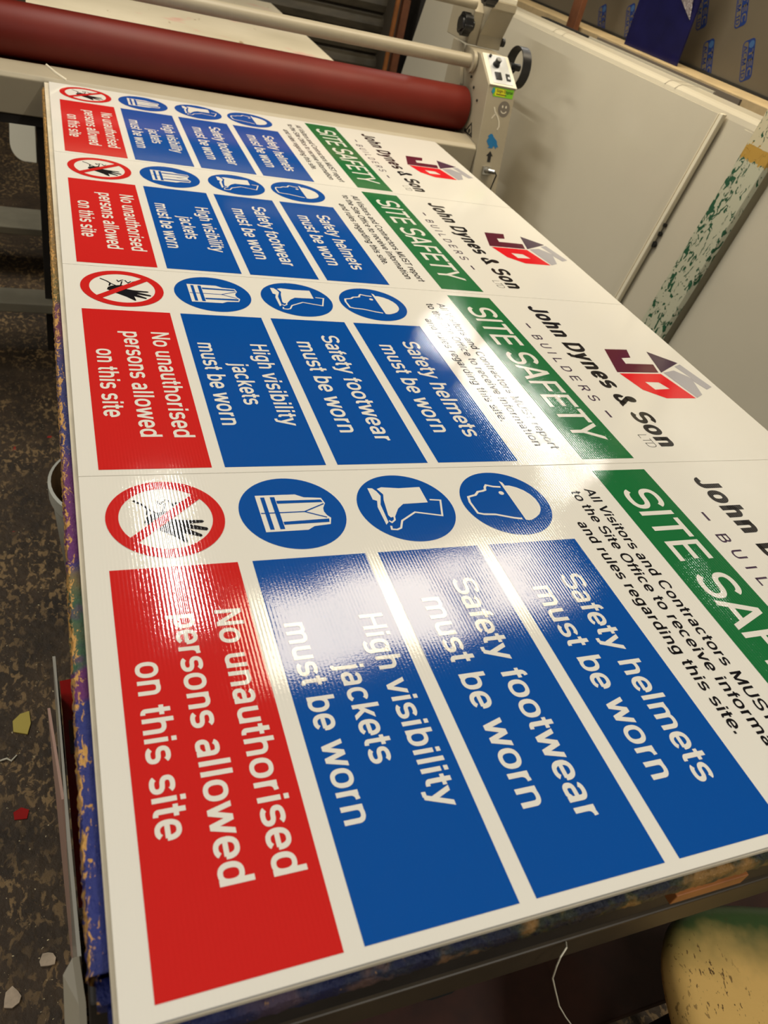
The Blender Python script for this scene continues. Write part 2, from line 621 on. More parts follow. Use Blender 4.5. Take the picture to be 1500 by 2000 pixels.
        stem(L + h, 0, A); stem(.655 - h, 0, A); dg(L + h, A, .655 - h, 0, W * 1.05); w, l, r = .72, L, .655
    elif c == 'O':
        full(.035, .745, -.015, .735); w, l, r = .78, .035, .745
    elif c == 'R':
        stem(L + h, 0, A); S.append([(L, A - k), (.40, A - k)] + arc(.42, (A - k + .345) / 2, .235 - h, (A - k - .345) / 2, 90, -90) + [(L, .345)])
        dg(.37, .36, .60, 0, W * 1.05); w, l, r = .71, L, .67
    elif c == 'S':
        rx, ry = .305 - h, (.75 - 2 * k) / 4
        S.append(arc(.335, .735 - k - ry, rx, ry, 18, 270)[:-1] + arc(.335, -.015 + k + ry, rx * 1.05, ry, 90, -165)); w, l, r = .67, .03, .64
    elif c == 'T':
        stem(.305, 0, A); bar(.02, .59, A - k); w, l, r = .61, .02, .59
    elif c == 'U':
        S.append([(L + h, A)] + arc(.36, .25, .295 - h, .265 - k, 180, 360) + [(.655 - h, A)]); w, l, r = .72, L, .655
    elif c == 'V':
        dg(W / 2, A, .335, 0); dg(.67 - W / 2, A, .335, 0); w, l, r = .67, 0, .67
    elif c == 'Y':
        dg(W / 2, A, .335, .28); dg(.67 - W / 2, A, .335, .28); stem(.335, 0, .30); w, l, r = .67, 0, .67
    elif c == '&':
        full(.16, .50, .37, .735)
        S.append(arc(.31, .20, .275 - h, .215 - k, 120, 372)); dg(.27, .47, .64, 0, W * 1.05); w, l, r = .72, .035, .70
    elif c == '-':
        bar(.03, .30, .30); w, l, r = .33, .03, .30
    elif c == '.':
        S.append([(L + h, 0), (L + h, .14)]); w, l, r = .275, L, L + 2 * h
    elif c == '1':
        stem(.36 - h, 0, A); S.append([(.36 - h, A - .07), (.22, .55), (.07, .54)]); w, l, r = .50, .07, .36
    else:
        w, l, r = .28, 0, .28
    return S, G, w, l, r


def stroke(mb, pts, h, k, fx, z, mi):
    n = len(pts)
    segs = []
    for i in range(n - 1):
        dx, dy = pts[i + 1][0] - pts[i][0], pts[i + 1][1] - pts[i][1]
        L_ = math.hypot(dx, dy)
        if L_ < 1e-6:
            segs.append(segs[-1] if segs else (0, 1))
            continue
        segs.append((-dy / L_, dx / L_))
    closed = math.hypot(pts[0][0] - pts[-1][0], pts[0][1] - pts[-1][1]) < 1e-5
    vs = []
    for i in range(n):
        a = segs[i - 1] if i > 0 else (segs[-1] if closed else segs[0])
        b = segs[i] if i < n - 1 else (segs[0] if closed else segs[-1])
        mx, my = a[0] + b[0], a[1] + b[1]
        q = max(0.35, (mx * mx + my * my) / 2.0)
        mx, my = mx / q, my / q
        x, y = pts[i]
        vs.append((*fx(x - mx * h, y - my * k), z))
        vs.append((*fx(x + mx * h, y + my * k), z))
    mb.add(vs, [(2 * i, 2 * i + 2, 2 * i + 3, 2 * i + 1) for i in range(n - 1)], mi)


def text(mb, s, x0, x1, y, cap, z, mi=0, h=.066, k=.055, track=0.0):
    gl, pen = [], 0.0
    for ch in s:
        g = glyph(ch, h, k)
        gl.append((pen, g))
        pen += g[2] + track
    left = gl[0][0] + gl[0][1][3]
    right = gl[-1][0] + gl[-1][1][4]
    sx, sy = (x1 - x0) / (right - left), cap / .72
    for p, (S, G, w_, l, r) in gl:
        def fx(a, b, p=p):
            return (x0 + (p + a - left) * sx, y + b * sy)
        for st in S:
            stroke(mb, st, h, k, fx, z, mi)
        for (a0, b0, a1, b1, ww) in G:
            q = [(a0 - ww / 2, b0), (a0 + ww / 2, b0), (a1 + ww / 2, b1), (a1 - ww / 2, b1)]
            mb.add([(*fx(*t_), z) for t_ in q], [(0, 1, 2, 3)], mi)


def line2(mb, pts, hw, z, mi=0):
    stroke(mb, pts, hw, hw, lambda a, b: (a, b), z, mi)


def disc(mb, cx, cy, r0, r1, z, mi=0, n=64):
    vs = []
    for i in range(n):
        a = 2 * PI * i / n
        vs.append((cx + r1 * math.cos(a), cy + r1 * math.sin(a), z))
        vs.append((cx + r0 * math.cos(a), cy + r0 * math.sin(a), z))
    mb.add(vs, [(2 * i, 2 * ((i + 1) % n), 2 * ((i + 1) % n) + 1, 2 * i + 1) for i in range(n)], mi)


# ------------------------------------------------------------------ room
m = MB(); m.box((-3.0, -3.0, -0.1), (4.4, 5.6, 0.0)); struct(m.build('floor', M_FLOOR))
m = MB(); m.box((-3.0, -3.0, 3.3), (4.4, 5.6, 3.4)); struct(m.build('ceiling', M_CEIL))
m = MB(); m.box((4.4, -3.0, 0), (4.5, 5.6, 3.3)); struct(m.build('wall_right', M_WALL))
m = MB(); m.box((-3.0, 5.5, 0), (4.4, 5.6, 3.3)); struct(m.build('wall_far', M_WALL))
m = MB(); m.box((-3.1, -3.0, 0), (-3.0, 5.6, 3.3)); struct(m.build('wall_left', M_WALL))
m = MB(); m.box((-3.0, -3.1, 0), (4.4, -3.0, 3.3)); struct(m.build('wall_back', M_WALL))


def shutter():
    m = MB()
    z = 0.0
    prof = []
    while z < 2.9:
        prof += [(5.30, z), (5.272, z + .012), (5.262, z + .05), (5.272, z + .088), (5.30, z + .100), (5.305, z + .112)]
        z += .115
    poly = prof + [(5.33, prof[-1][1]), (5.33, 0.0)]
    vs = [(-2.9, y, zz) for y, zz in poly] + [(2.02, y, zz) for y, zz in poly]
    n = len(poly)
    m.add(vs, [(i, i + 1, n + i + 1, n + i) for i in range(n - 1)])
    return struct(m.build('door_1', M_SHUTTER))


shutter()


# ------------------------------------------------------------------ lamps
def area(name, loc, rot, sx, sy, power, col, parent):
    ld = bpy.data.lights.new(name, 'AREA')
    ld.shape = 'RECTANGLE'
    ld.size, ld.size_y = sx, sy
    ld.energy = power
    ld.color = col
    o = bpy.data.objects.new(name, ld)
    COL.objects.link(o)
    o.parent = parent
    o.location = loc
    o.rotation_euler = rot
    return o


def tube_lamp(p0, p1, power, label):
    p0, p1 = Vector(p0), Vector(p1)
    c = (p0 + p1) / 2
    d = p1 - p0
    L_ = d.length
    ang = math.atan2(d.y, d.x)
    t = thing('fluorescent_lamp', label, 'ceiling lamp', (c.x, c.y, c.z), 'fluorescent tubes under the ceiling')
    t.rotation_euler = (0, 0, ang)
    b = MB(); b.box((-L_ / 2 - .04, -.045, .02), (L_ / 2 + .04, .045, .085)); b.build('housing', M_WHITEPAINT, t, 0.005)
    for s in (-1, 1):
        e = MB(); e.box((s * (L_ / 2 + .02) - .012, -.02, -.03), (s * (L_ / 2 + .02) + .012, .02, .02)); e.build('tube_holder', M_WHITEPAINT, t, 0.003)
    for s in (-1, 1):
        hang = MB()
        hang.tube([(s * L_ * .35, 0, .085), (s * L_ * .35, 0, 3.3 - c.z)], .006, 8)
        hang.build('hanger', M_STEEL, t)
    area('tube', (0, 0, -.012), (0, 0, 0), L_, .05, power, TUBE_COOL, t)


tube_lamp((0.475, 2.16, 3.0), (0.455, 3.18, 3.0), TUBE_W * 0.62, 'fluorescent tube lamp hanging over the left half of the table')
tube_lamp((3.21, 3.05, 3.0), (3.02, 5.40, 3.0), TUBE_W * 0.95, 'long fluorescent tube lamp hanging beyond the sheet rack')
tube_lamp((3.96, 1.60, 3.0), (3.90, 2.50, 3.0), TUBE_W * 0.4, 'fluorescent tube lamp hanging over the right side of the room')
tube_lamp((-0.9, -2.6, 3.0), (-0.9, -1.2, 3.0), TUBE_W * 0.95, 'added fluorescent fill lamp hanging behind and left of the camera')  # unseen fill lamp, added for general light from behind
tube_lamp((1.3, -2.2, 3.0), (1.3, -0.8, 3.0), TUBE_W * 1.25, 'added fluorescent fill lamp hanging behind the stool')  # unseen lamp added for fill, strengthened to brighten the stool
tube_lamp((-1.7, 0.4, 3.0), (-1.7, 1.8, 3.0), TUBE_W * 0.75, 'added fluorescent fill lamp hanging over the floor left of the table')  # added fill from the left, not a known fixture
tube_lamp((-1.7, 2.5, 3.0), (-1.7, 3.9, 3.0), TUBE_W * 1.5, 'added fluorescent fill lamp hanging left of the laminating machine')  # added fill lamp, strengthened to brighten the cream block on the floor


def warm_panel(x, y, sx, sy, power, label):
    t = thing('ceiling_light_panel', label, 'ceiling lamp', (x, y, 3.0), 'warm light panels over the table')
    b = MB(); b.box((-sx / 2 - .04, -sy / 2 - .04, .012), (sx / 2 + .04, sy / 2 + .04, .07)); b.build('frame', M_WHITEPAINT, t, 0.006)
    b = MB(); b.tube([(0, 0, .07), (0, 0, .3)], .008, 8); b.build('hanger', M_STEEL, t)
    area('diffuser', (0, 0, 0), (0, 0, 0), sx, sy, power, WARM, t)


warm_panel(1.00, 2.08, .46, .50, PANEL_W * .23, 'leftmost warm light panel over the table')
warm_panel(1.55, 2.18, .62, .54, PANEL_W * .34, 'middle warm light panel over the table')
warm_panel(2.24, 2.30, .58, .54, PANEL_W * .30, 'rightmost warm light panel over the table')

# ------------------------------------------------------------------ work table
H0 = 0.9           # top of the printed signs
tbl = thing('work_table', 'long work table with paint-crusted top edge under the four signs', 'table', (0, 0, 0))
m = MB(); m.box((0.004, 0.006, .862), (1.215, 2.425, .886)); m.build('tabletop', M_SHELF, tbl)


def crust_edge():
    """front and left edges of the table top, lumpy with layers of paint"""
    m = MB()
    rnd = random.Random(3)
    # profile along the left edge: (outward, z)
    prof = [(0.030, .8868), (0.006, .8872), (-.008, .8878), (-.0165, .8862), (-.0190, .880), (-.0185, .870), (-.012, .863), (0.02, .862)]

    def strip(n, fn, jit):
        base = len(m.v)
        for i in range(n + 1):
            for j, (o_, z) in enumerate(prof):
                a = jit if 1 <= j <= 6 else 0
                m.v.append(fn(i / n, o_ + rnd.uniform(-1, 1) * a, z + rnd.uniform(-1, 1) * a * .45))
        q = len(prof)
        for i in range(n):
            for j in range(q - 1):
                m.f.append((base + i * q + j, base + i * q + j + 1, base + (i + 1) * q + j + 1, base + (i + 1) * q + j))
                m.mi.append(0)
    strip(620, lambda u, o_, z: (o_, 0.046 + u * 2.379, z), .0011)
    strip(330, lambda u, o_, z: (0.012 + u * 1.203, o_ * .55 + .004, z), .0013)
    # broken near-left corner
    for (x0, y0, x1, y1, zt) in ((-.013, .030, .02, .048, .872), (-.006, .012, .025, .034, .868)):
        m.box((x0, y0, .858), (x1, y1, zt))
    return m.build('painted_edge', M_CRUST, tbl, smooth=True)


crust_edge()
for (x, y) in ((.012, .035), (1.14, .035), (.03, 2.30), (1.14, 2.30)):
    m = MB(); m.box((x - .03 if x < .5 else x, y, 0), (x + .03 if x < .5 else x + .06, y + .06, .862)); m.build('leg', M_DARK, tbl, 0.003)
m = MB(); m.box((.045, .020, .742), (1.14, .05, .862)); m.build('apron', M_DARK, tbl, 0.003)
m = MB(); m.box((.045, .016, .690), (1.14, .05, .742)); m.build('front_rail', M_RAIL, tbl, 0.002)
m = MB(); m.box((.02, .095, .775), (.045, 2.30, .862)); m.build('side_rail', M_DARK, tbl, 0.003)
m = MB(); m.box((.500, -.0075, .845), (.592, .03, .8622)); m.build('packing_block', M_ORANGE, tbl, 0.001)
m = MB(); m.box((.075, .012, .275), (1.135, 1.15, .30)); m.build('shelf', M_SHELF, tbl, 0.002)

# backing board that the signs lie on
m = MB(); m.prism([(-.0035, .0), (1.222, .0), (1.222, 2.447), (-.0125, 2.447)], lambda p, d: (p[0], p[1], d), .8892, .8948)
tag(m.build('backing_board', M_BACK, bevel=0.0006), 'thin cream backing board showing along the left edge under the four signs', 'board')

# ------------------------------------------------------------------ the four site signs
SW, SH, PITCH = 0.6085, 1.2305, 0.61
XA, XB = 0.1660, 0.5972
UB = [(.0238, .1636), (.1807, .3211), (.3379, .4779), (.4952, .6324)]
ICX, ICR = .0831, .0687
ICY = [.0940, .2502, .4080, .5635]
Z1, Z2, Z3 = .00025, .0005, .00075


def rect(mb, x0, y0, x1, y1, z, mi=0):
    mb.flat([(x0, y0), (x1, y0), (x1, y1), (x0, y1)], z, mi)


def icon_map(i):
    return lambda p: (ICX + p[0] * ICR, ICY[i] + p[1] * ICR)


def make_sign():
    root = bpy.data.objects.new('site_safety_sign', None)
    COL.objects.link(root)
    b = MB(); b.box((0, 0, -.005), (SW, SH, 0)); b.build('board', M_WHITE, root)
    # red warning panel
    b = MB(); rect(b, XA, UB[0][0], XB, UB[0][1], Z1); p = b.build('warning_panel', M_RED, root, fix=False)
    b = MB()
    text(b, 'No unauthorised', .237, .529, .1245, .0282, Z2)
    text(b, 'persons allowed', .2385, .5275, .0812, .0282, Z2)
    text(b, 'on this site', .296, .481, .0380, .0282, Z2)
    q = b.build('lettering', M_TEXTW, p, fix=False); q['label'] = 'white lettering'
    # blue instruction panels
    blue = (('jacket_panel', ('High visibility', .264, .502, .2808, .0285), ('jackets', .327, .447, .2366, .0285), ('must be worn', .2655, .500, .1940, .0285)),
            ('footwear_panel', ('Safety footwear', .2215, .541, .4155, .0310), ('must be worn', .248, .5195, .3650, .0310)),
            ('helmet_panel', ('Safety helmets', .2305, .5325, .5695, .0315), ('must be worn', .2467, .520, .5195, .0315)))
    for i, row in enumerate(blue):
        b = MB(); rect(b, XA, UB[i + 1][0], XB, UB[i + 1][1], Z1); p = b.build(row[0], M_BLUE, root, fix=False)
        b = MB()
        for (s, x0, x1, y, cp) in row[1:]:
            text(b, s, x0, x1, y, cp, Z2)
        q = b.build('lettering', M_TEXTW, p, fix=False); q['label'] = 'white lettering'
    # heading band
    b = MB(); rect(b, .0167, .7543, .5965, .8578, Z1); p = b.build('heading_band', M_GREEN, root, fix=False)
    b = MB(); text(b, 'SITE SAFETY', .066, .5445, .7770, .0615, Z2, h=.060, k=.052); q = b.build('lettering', M_TEXTW, p, fix=False); q['label'] = 'white lettering'
    # notice
    b = MB()
    text(b, 'All Visitors and Contractors MUST report', .0600, .5670, .7115, .0172, Z1)
    text(b, 'to the Site Office to receive information', .0640, .5585, .6845, .0172, Z1)
    text(b, 'and rules regarding this site.', .1330, .4895, .6555, .0172, Z1)
    b.build('notice_lettering', M_BLACK, root, fix=False)
    # company name
    b = MB()
    text(b, 'John Dynes & Son', .0420, .5655, .9385, .0450, Z1, h=.092, k=.072)
    b.build('company_lettering', M_BLACK, root, fix=False)
    b = MB()
    text(b, 'LTD', .5297, .5670, .9110, .0190, Z1, h=.026, k=.022)
    b.build('suffix_lettering', M_BLACK, root, fix=False)
    b = MB()
    text(b, 'BUILDERS', .1775, .4230, .8795, .0215, Z1, h=.058, k=.05, track=.42)
    b.build('builders_lettering', M_PURPLE, root, fix=False)
    b = MB(); rect(b, .1270, .8920, .1470, .8965, Z1); b.build('dash', M_PURPLE, root, fix=False)
    b = MB(); rect(b, .4550, .8875, .4765, .8920, Z1); b.build('dash', M_PURPLE, root, fix=False)
    # company logo
    lg = bpy.data.objects.new('company_logo', None); COL.objects.link(lg); lg.parent = root
    b = MB(); b.flat([(.224, 1.0345), (.222, 1.0936), (.2559, 1.0806), (.2589, 1.0557), (.2816, 1.0514), (.2809, 1.1225), (.3138, 1.1133), (.317, 1.0067)], Z1)
    b.build('logo_letter', M_MAROON, lg, fix=False)
    b = MB(); b.flat([(.227, 1.1424), (.2712, 1.195), (.3135, 1.1202)], Z1); b.build('logo_roof', M_PURPLE, lg, fix=False)
    b = MB()
    O_ = [(.3214, 1.0093), (.3183, 1.1158), (.4087, 1.139), (.4105, 1.0639), (.3811, 1.0262)]
    I_ = [(.3515, 1.0523), (.3521, 1.0862), (.3758, 1.0966), (.3795, 1.058)]
    for f in ((O_[0], O_[1], I_[1], I_[0]), (O_[1], O_[2], I_[2], I_[1]), (O_[2], O_[3], I_[3], I_[2]), (O_[3], O_[4], O_[0], I_[0], I_[3])):
        b.flat(list(f), Z1)
    b.build('logo_letter', M_LRED, lg, fix=False)
    b = MB()
    b.flat([(.3132, 1.1262), (.3027, 1.1609), (.3317, 1.1868), (.3438, 1.182), (.395, 1.1657), (.4068, 1.1432)], Z1)
    b.flat([(.2869, 1.1749), (.2767, 1.1965), (.3648, 1.2147), (.3752, 1.1936), (.3438, 1.182), (.3317, 1.1868)], Z1)
    b.build('logo_letter', M_LGREY, lg, fix=False)
    # prohibition symbol
    b = MB(); f = icon_map(0)
    disc(b, *f((0, 0)), 0, ICR * .80, Z1, 0); p = b.build('prohibition_symbol', M_TEXTW, root, fix=False)
    b = MB()
    hand = [(.114, -.381), (-.022, -.346), (-.116, -.236), (-.15, -.019), (.042, .096), (.082, .242), (.106, .598), (.141, .625), (.176, .591), (.183, .33),
            (.306, .651), (.35, .665), (.384, .632), (.301, .303), (.473, .533), (.515, .54), (.536, .511), (.424, .243), (.62, .274), (.66, .262), (.662, .237),
            (.479, .06), (.339, -.124), (.265, -.23)]
    b.flat([f(q_) for q_ in hand], Z2)
    for pl, hw in (([(-.488, -.511), (-.36, -.36), (-.249, -.281), (-.09, -.31)], .022), ([(-.459, -.105), (-.361, -.076), (-.42, -.02), (-.453, .004), (-.477, .057)], .018),
                   ([(-.392, .016), (-.147, -.036), (-.14, .06)], .018), ([(-.466, .089), (-.317, .154), (-.41, .236)], .018),
                   ([(-.374, .259), (-.448, .374)], .018), ([(-.25, -.29), (-.12, -.15), (-.15, .0)], .02), ([(-.14, .06), (-.05, .12)], .02)):
        line2(b, [f(q_) for q_ in pl], hw * ICR, Z2)
    b.build('hand_figure', M_BLACK, p, fix=False)
    b = MB(); disc(b, *f((0, 0)), ICR * .79, ICR, Z2)
    b.flat([f((.482, -.650)), f((.615, -.53)), f((-.482, .650)), f((-.615, .53))], Z3)
    b.build('red_ring', M_RED, p, fix=False)
    # jacket symbol
    f = icon_map(1)
    b = MB(); disc(b, *f((0, 0)), 0, ICR, Z1); p = b.build('jacket_symbol', M_BLUE, root, fix=False)
    b = MB()
    b.flat([f(q_) for q_ in [(-.500, -.622), (-.500, .147), (-.406, .301), (-.37, .635), (-.21, .672), (-.073, .598), (.03, .585), (.134, .617), (.214, .675), (.386, .619), (.42, .30), (.510, .16), (.515, -.622)]], Z2, 0)
    for q_ in ([(-.44, -.533), (-.44, -.455), (.46, -.455), (.46, -.533)], [(-.44, -.35), (-.44, -.262), (.46, -.262), (.46, -.35)],
               [(-.330, -.25), (-.317, .615), (-.243, .635), (-.245, -.25)], [(.265, -.25), (.235, .63), (.33, .61), (.345, -.25)]):
        b.flat([f(r_) for r_ in q_], Z3, 1)
    line2(b, [f((.009, -.608)), f((.01, .213)), f((-.195, .64))], .014 * ICR, Z3, 1)
    line2(b, [f((.01, .213)), f((.195, .60))], .014 * ICR, Z3, 1)
    b.build('jacket_figure', [M_TEXTW, M_BLUE], p, fix=False)
    # boot symbol
    f = icon_map(2)
    b = MB(); disc(b, *f((0, 0)), 0, ICR, Z1); p = b.build('boot_symbol', M_BLUE, root, fix=False)
    b = MB()
    b.flat([f(q_) for q_ in [(-.576, -.44), (-.624, -.33), (-.575, .038), (-.591, .504), (-.102, .502), (-.087, -.044), (.048, -.202), (.265, -.34), (.293, -.44), (.22, -.47), (-.227, -.41), (-.40, -.36)]], Z2)
    b.flat([f(q_) for q_ in [(-.61, -.63), (-.60, -.53), (-.50, -.47), (-.36, -.43), (-.24, -.47), (-.21, -.55), (-.26, -.63)]], Z2)
    b.flat([f(q_) for q_ in [(-.24, -.47), (-.1, -.52), (.42, -.535), (.49, -.60), (-.03, -.605), (-.22, -.55)]], Z2)
    line2(b, [f(q_) for q_ in [(-.183, .574), (-.153, .802), (.311, .655), (.172, .116), (.399, -.242), (.60, -.338), (.640, -.43), (.623, -.534), (.527, -.517)]], .020 * ICR, Z2)
    line2(b, [f(q_) for q_ in [(.265, -.361), (.364, -.381), (.432, -.466), (.38, -.508)]], .018 * ICR, Z2)
    b.build('boot_figure', M_TEXTW, p, fix=False)
    # helmet symbol
    f = icon_map(3)
    b = MB(); disc(b, *f((0, 0)), 0, ICR, Z1); p = b.build('helmet_symbol', M_BLUE, root, fix=False)
    b = MB()
    b.flat([f(q_) for q_ in [(-.70, .165), (-.64, .225), (-.54, .235), (-.535, .34), (-.469, .48), (-.36, .61), (-.224, .70), (-.07, .75), (.092, .755), (.21, .73), (.309, .68), (.42, .59), (.512, .46), (.575, .33), (.587, .255), (.57, .188)]], Z2)
    line2(b, [f(q_) for q_ in [(-.498, .109), (-.52, -.06), (-.578, -.21), (-.507, -.27), (-.42, -.30), (-.39, -.38), (-.37, -.50), (-.27, -.60), (-.245, -.70), (-.215, -.795), (-.05, -.83), (.29, -.80), (.335, -.68), (.36, -.42), (.491, -.054), (.53, .12)]], .026 * ICR, Z2)
    disc(b, *f((-.30, .033)), 0, .06 * ICR, Z2, 0, 20)
    b.build('helmet_figure', M_TEXTW, p, fix=False)
    return root


def children(o):
    return [c for c in bpy.data.objects if c.parent is o]


def copy_tree(o, parent=None):
    c = o.copy()
    COL.objects.link(c)
    if parent is not None:
        c.parent = parent
    for ch in children(o):
        copy_tree(ch, c)
    return c


proto = make_sign()
sign_labels = ['site safety sign lying farthest from the camera, its edge against the laminating machine',
               'site safety sign lying second from the laminating machine',
               'site safety sign lying third from the laminating machine, white glare over its notice text',
               'nearest site safety sign, largest in view, glare across its red and blue panels']
for i in range(4):
    s = proto if i == 0 else copy_tree(proto)
    s.rotation_euler = (0, 0, -PI / 2)
    s.location = (0.0, 2.44 - i * PITCH - .0008, H0)
    tag(s, sign_labels[i], 'sign', 'site safety signs in a row on the table')

# ------------------------------------------------------------------ laminating machine
lam = thing('laminating_machine', 'beige roll laminating machine with a long red roller beyond the table', 'machine', (0.4, 2.6, 0))
OFF = Vector((-0.4, -2.6, 0))


class LB(MB):
    """mesh builder working in world coordinates, stored relative to the machine"""
    def build(self, name, mats, parent=lam, **kw):
        if parent is lam:
            off = OFF
        else:
            off = OFF
        self.v = [tuple(Vector(p) + off) for p in self.v]
        return MB.build(self, name, mats, parent, **kw)


m = LB(); m.prism_x([(2.456, .795), (2.456, .893), (2.468, .904), (2.56, .914), (2.60, .905), (2.60, .795)], -.75, 1.404); m.build('feed_lip', M_BEIGE, bevel=.003)
m = LB(); m.prism_x([(2.462, .30), (2.462, .795), (2.54, .795), (2.54, .30)], .10, 1.404); m.build('front_cover', M_BEIGE, bevel=.002)
m = LB(); m.prism_x([(2.47, .765), (2.47, .7945), (2.60, .7945), (2.60, .765)], -.75, .10); m.build('under_rail', M_DARK)
m = LB(); m.lathe([(0, -.75), (.0735, -.75), (.0735, 1.392), (.070, 1.398), (.03, 1.398), (.03, 1.404)], (0, 2.64, .978), 'x', 64); m.build('top_roller', M_ROLLER, smooth=True)
m = LB(); m.lathe([(0, -.75), (.062, -.75), (.062, 1.392), (.03, 1.398), (.03, 1.404)], (0, 2.655, .842), 'x', 48); m.build('bottom_roller', M_ROLLER, smooth=True)
m = LB(); m.lathe([(0, -.75), (.0225, -.75), (.0225, 1.404)], (0, 2.655, 1.130), 'x', 32); m.build('tension_bar', M_BEIGE, smooth=True)
m = LB(); m.lathe([(0, 1.388), (.036, 1.388), (.036, 1.4005), (.0, 1.4005)], (0, 2.652, 1.130), 'x', 32); m.build('bar_collar', M_BEIGE, smooth=True)
m = LB(); m.lathe([(0, .6), (.017, .6), (.017, 1.40)], (0, 2.74, 1.292), 'x', 28); m.build('upper_bar', M_BEIGE, smooth=True)
# side housing
hs = LB()
hs.prism_x([(2.43, .775), (2.50, 1.095), (2.62, 1.165), (2.755, 1.165), (2.755, .60), (2.60, .30), (2.33, .30)], 1.405, 1.516)
housing = hs.build('side_housing', M_BEIGE, bevel=.003)
m = LB(); m.prism_x([(2.69, .93), (2.69, 1.05), (2.7555, 1.165), (2.835, 1.168), (2.82, .93)], 1.390, 1.403); m.build('back_plate', M_BEIGE, bevel=.001)
# sloping control panel frame
NP = Vector((0, -.07, .12)).normalized()
UP_ = Vector((0, .12, .07)).normalized()


def cpt(x, y, d):
    return Vector((1.465 + x, 2.50, 1.095)) + UP_ * y + NP * d


m = LB(); m.prism([(-.056, -.002), (.052, -.002), (.050, .1415), (-.0535, .1405)], lambda p, d: cpt(p[0], p[1], d), .0003, .004)
fr = m.build('control_panel', M_CREAM, bevel=.001)
m = LB(); m.prism([(-.041, .006), (.038, .007), (.037, .136), (-.038, .136)], lambda p, d: cpt(p[0], p[1], d), .004, .0052); m.build('face_plate', M_ALU, fr)


def cyl_on(mb, x, y, r, d0, d1, mi=0, n=24):
    mb.prism([(x + r * math.cos(2 * PI * i / n), y + r * math.sin(2 * PI * i / n)) for i in range(n)], lambda p, d: cpt(p[0], p[1], d), d0, d1, mi)


m = LB(); cyl_on(m, -.0115, .090, .013, .0052, .010); cyl_on(m, -.0115, .090, .0105, .010, .028, 0); cyl_on(m, -.0115, .090, .009, .028, .030, 1)
m.build('speed_knob', [M_PLASTIC, M_STEEL], fr)
m = LB(); cyl_on(m, -.0275, .1255, .005, .0052, .012); m.build('indicator', M_PLASTIC, fr)
m = LB(); m.prism([(-.027, .022), (-.003, .0235), (-.0015, .0565), (-.0265, .0545)], lambda p, d: cpt(p[0], p[1], d), .0052, .008); m.build('rocker_switch', M_PLASTIC, fr)
m = LB(); m.prism([(.016, .0245), (.032, .0245), (.033, .054), (.017, .054)], lambda p, d: cpt(p[0], p[1], d), .0052, .008)
m.prism([(.021, .030), (.029, .030), (.0295, .040), (.0215, .040)], lambda p, d: cpt(p[0], p[1], d), .008, .009, 1); m.build('rocker_switch', [M_PLASTIC, M_ALU], fr)
# stickers on the front of the housing
DF = Vector((0, .07, .32)).normalized()
NF = Vector((0, -.32, .07)).normalized()


def fpt(x, y, d):
    return Vector((1.465 + x, 2.50, 1.095)) + DF * y + NF * d


class FB(LB):
    def poly(self, pts, d, mi=0):
        self.add([fpt(x, y, d) for x, y in pts], [tuple(range(len(pts)))], mi)


m = FB(); m.poly([(-.036, -.0335), (.043, -.0325), (.044, -.004), (-.040, -.005)], .0006, 0); m.poly([(-.030, -.030), (.012, -.030), (.012, -.008), (-.030, -.008)], .0008, 1)
m.poly([(-.0445, -.020), (-.037, -.027), (-.031, -.018), (-.034, -.007), (-.041, -.010)], .0010, 3)
tb = MB(); text(tb, 'Sign Digital', -.024, .040, -.0185, .0085, 0.0)
m.add([fpt(x, y, .0011) for x, y, _ in tb.v], tb.f, 2)
m.poly([(-.024, -.0265), (.016, -.0265), (.016, -.0240), (-.024, -.0240)], .0011, 2)
st = m.build('maker_sticker', [M_STICKGREEN, M_STICKYELL, M_BLACKGAP, M_STICKTEAL], housing, fix=False); st['label'] = 'green and yellow sticker with black lettering'
m = FB()
n = 30
m.poly([(.0175 + .0235 * math.cos(2 * PI * i / n), -.067 + .0250 * math.sin(2 * PI * i / n)) for i in range(n)], .0006, 0)
for ex in (-.007, .007):
    m.poly([(.0175 + ex + .0030 * math.cos(2 * PI * i / 12), -.060 + .0045 * math.sin(2 * PI * i / 12)) for i in range(12)], .0009, 1)
sm = MB(); line2(sm, arc(.0175, -.068, .012, .012, 205, 335, 12, 2.0), .0016, 0.0); m.add([fpt(x, y, .0009) for x, y, _ in sm.v], sm.f, 1)
m.build('face_sticker', [M_STICKGREY, M_STICKWHITE], housing, fix=False)['label'] = 'round grey smiling face sticker'
m = FB(); sm = MB()
line2(sm, [(-.0220, -.0652), (-.0150, -.0800), (-.0019, -.0927), (.0075, -.1080), (.0109, -.1230), (.0059, -.1348)], .0026, 0.0)
line2(sm, [(-.0245, -.1019), (-.0148, -.0884), (-.0066, -.0836)], .0022, 0.0)
m.add([fpt(x, y, .0007) for x, y, _ in sm.v], sm.f)
m.build('cut_vinyl_stroke', M_STICKWHITE, housing, fix=False)['label'] = 'white forked vinyl stroke'
m = FB(); m.poly([(-.0184, -.1517), (-.0120, -.1495), (-.0075, -.1515), (-.0008, -.1593), (.0148, -.1711), (.0172, -.1809), (.0239, -.1889), (.0165, -.1905), (.0148, -.1976), (.0090, -.1900), (.0047, -.1865), (.0030, -.1925),
                  (.0000, -.1960), (-.0191, -.1956), (-.0120, -.1900), (-.0180, -.1866), (-.0270, -.1752), (-.0242, -.1674), (-.0204, -.1631), (-.0256, -.1588)], .0007)
m.build('blue_sticker', M_STICKBLUE, housing, fix=False)['label'] = 'blue animal-shaped sticker'
m = FB(); m.poly([(-.0044, -.2050), (.0092, -.2213), (.003, -.2216), (.003, -.2416), (-.0100, -.2420), (-.0108, -.2224), (-.0180, -.2220)], .0007)
m.build('arrow_sticker', M_BLACKGAP, housing, fix=False)['label'] = 'black arrow sticker pointing up'
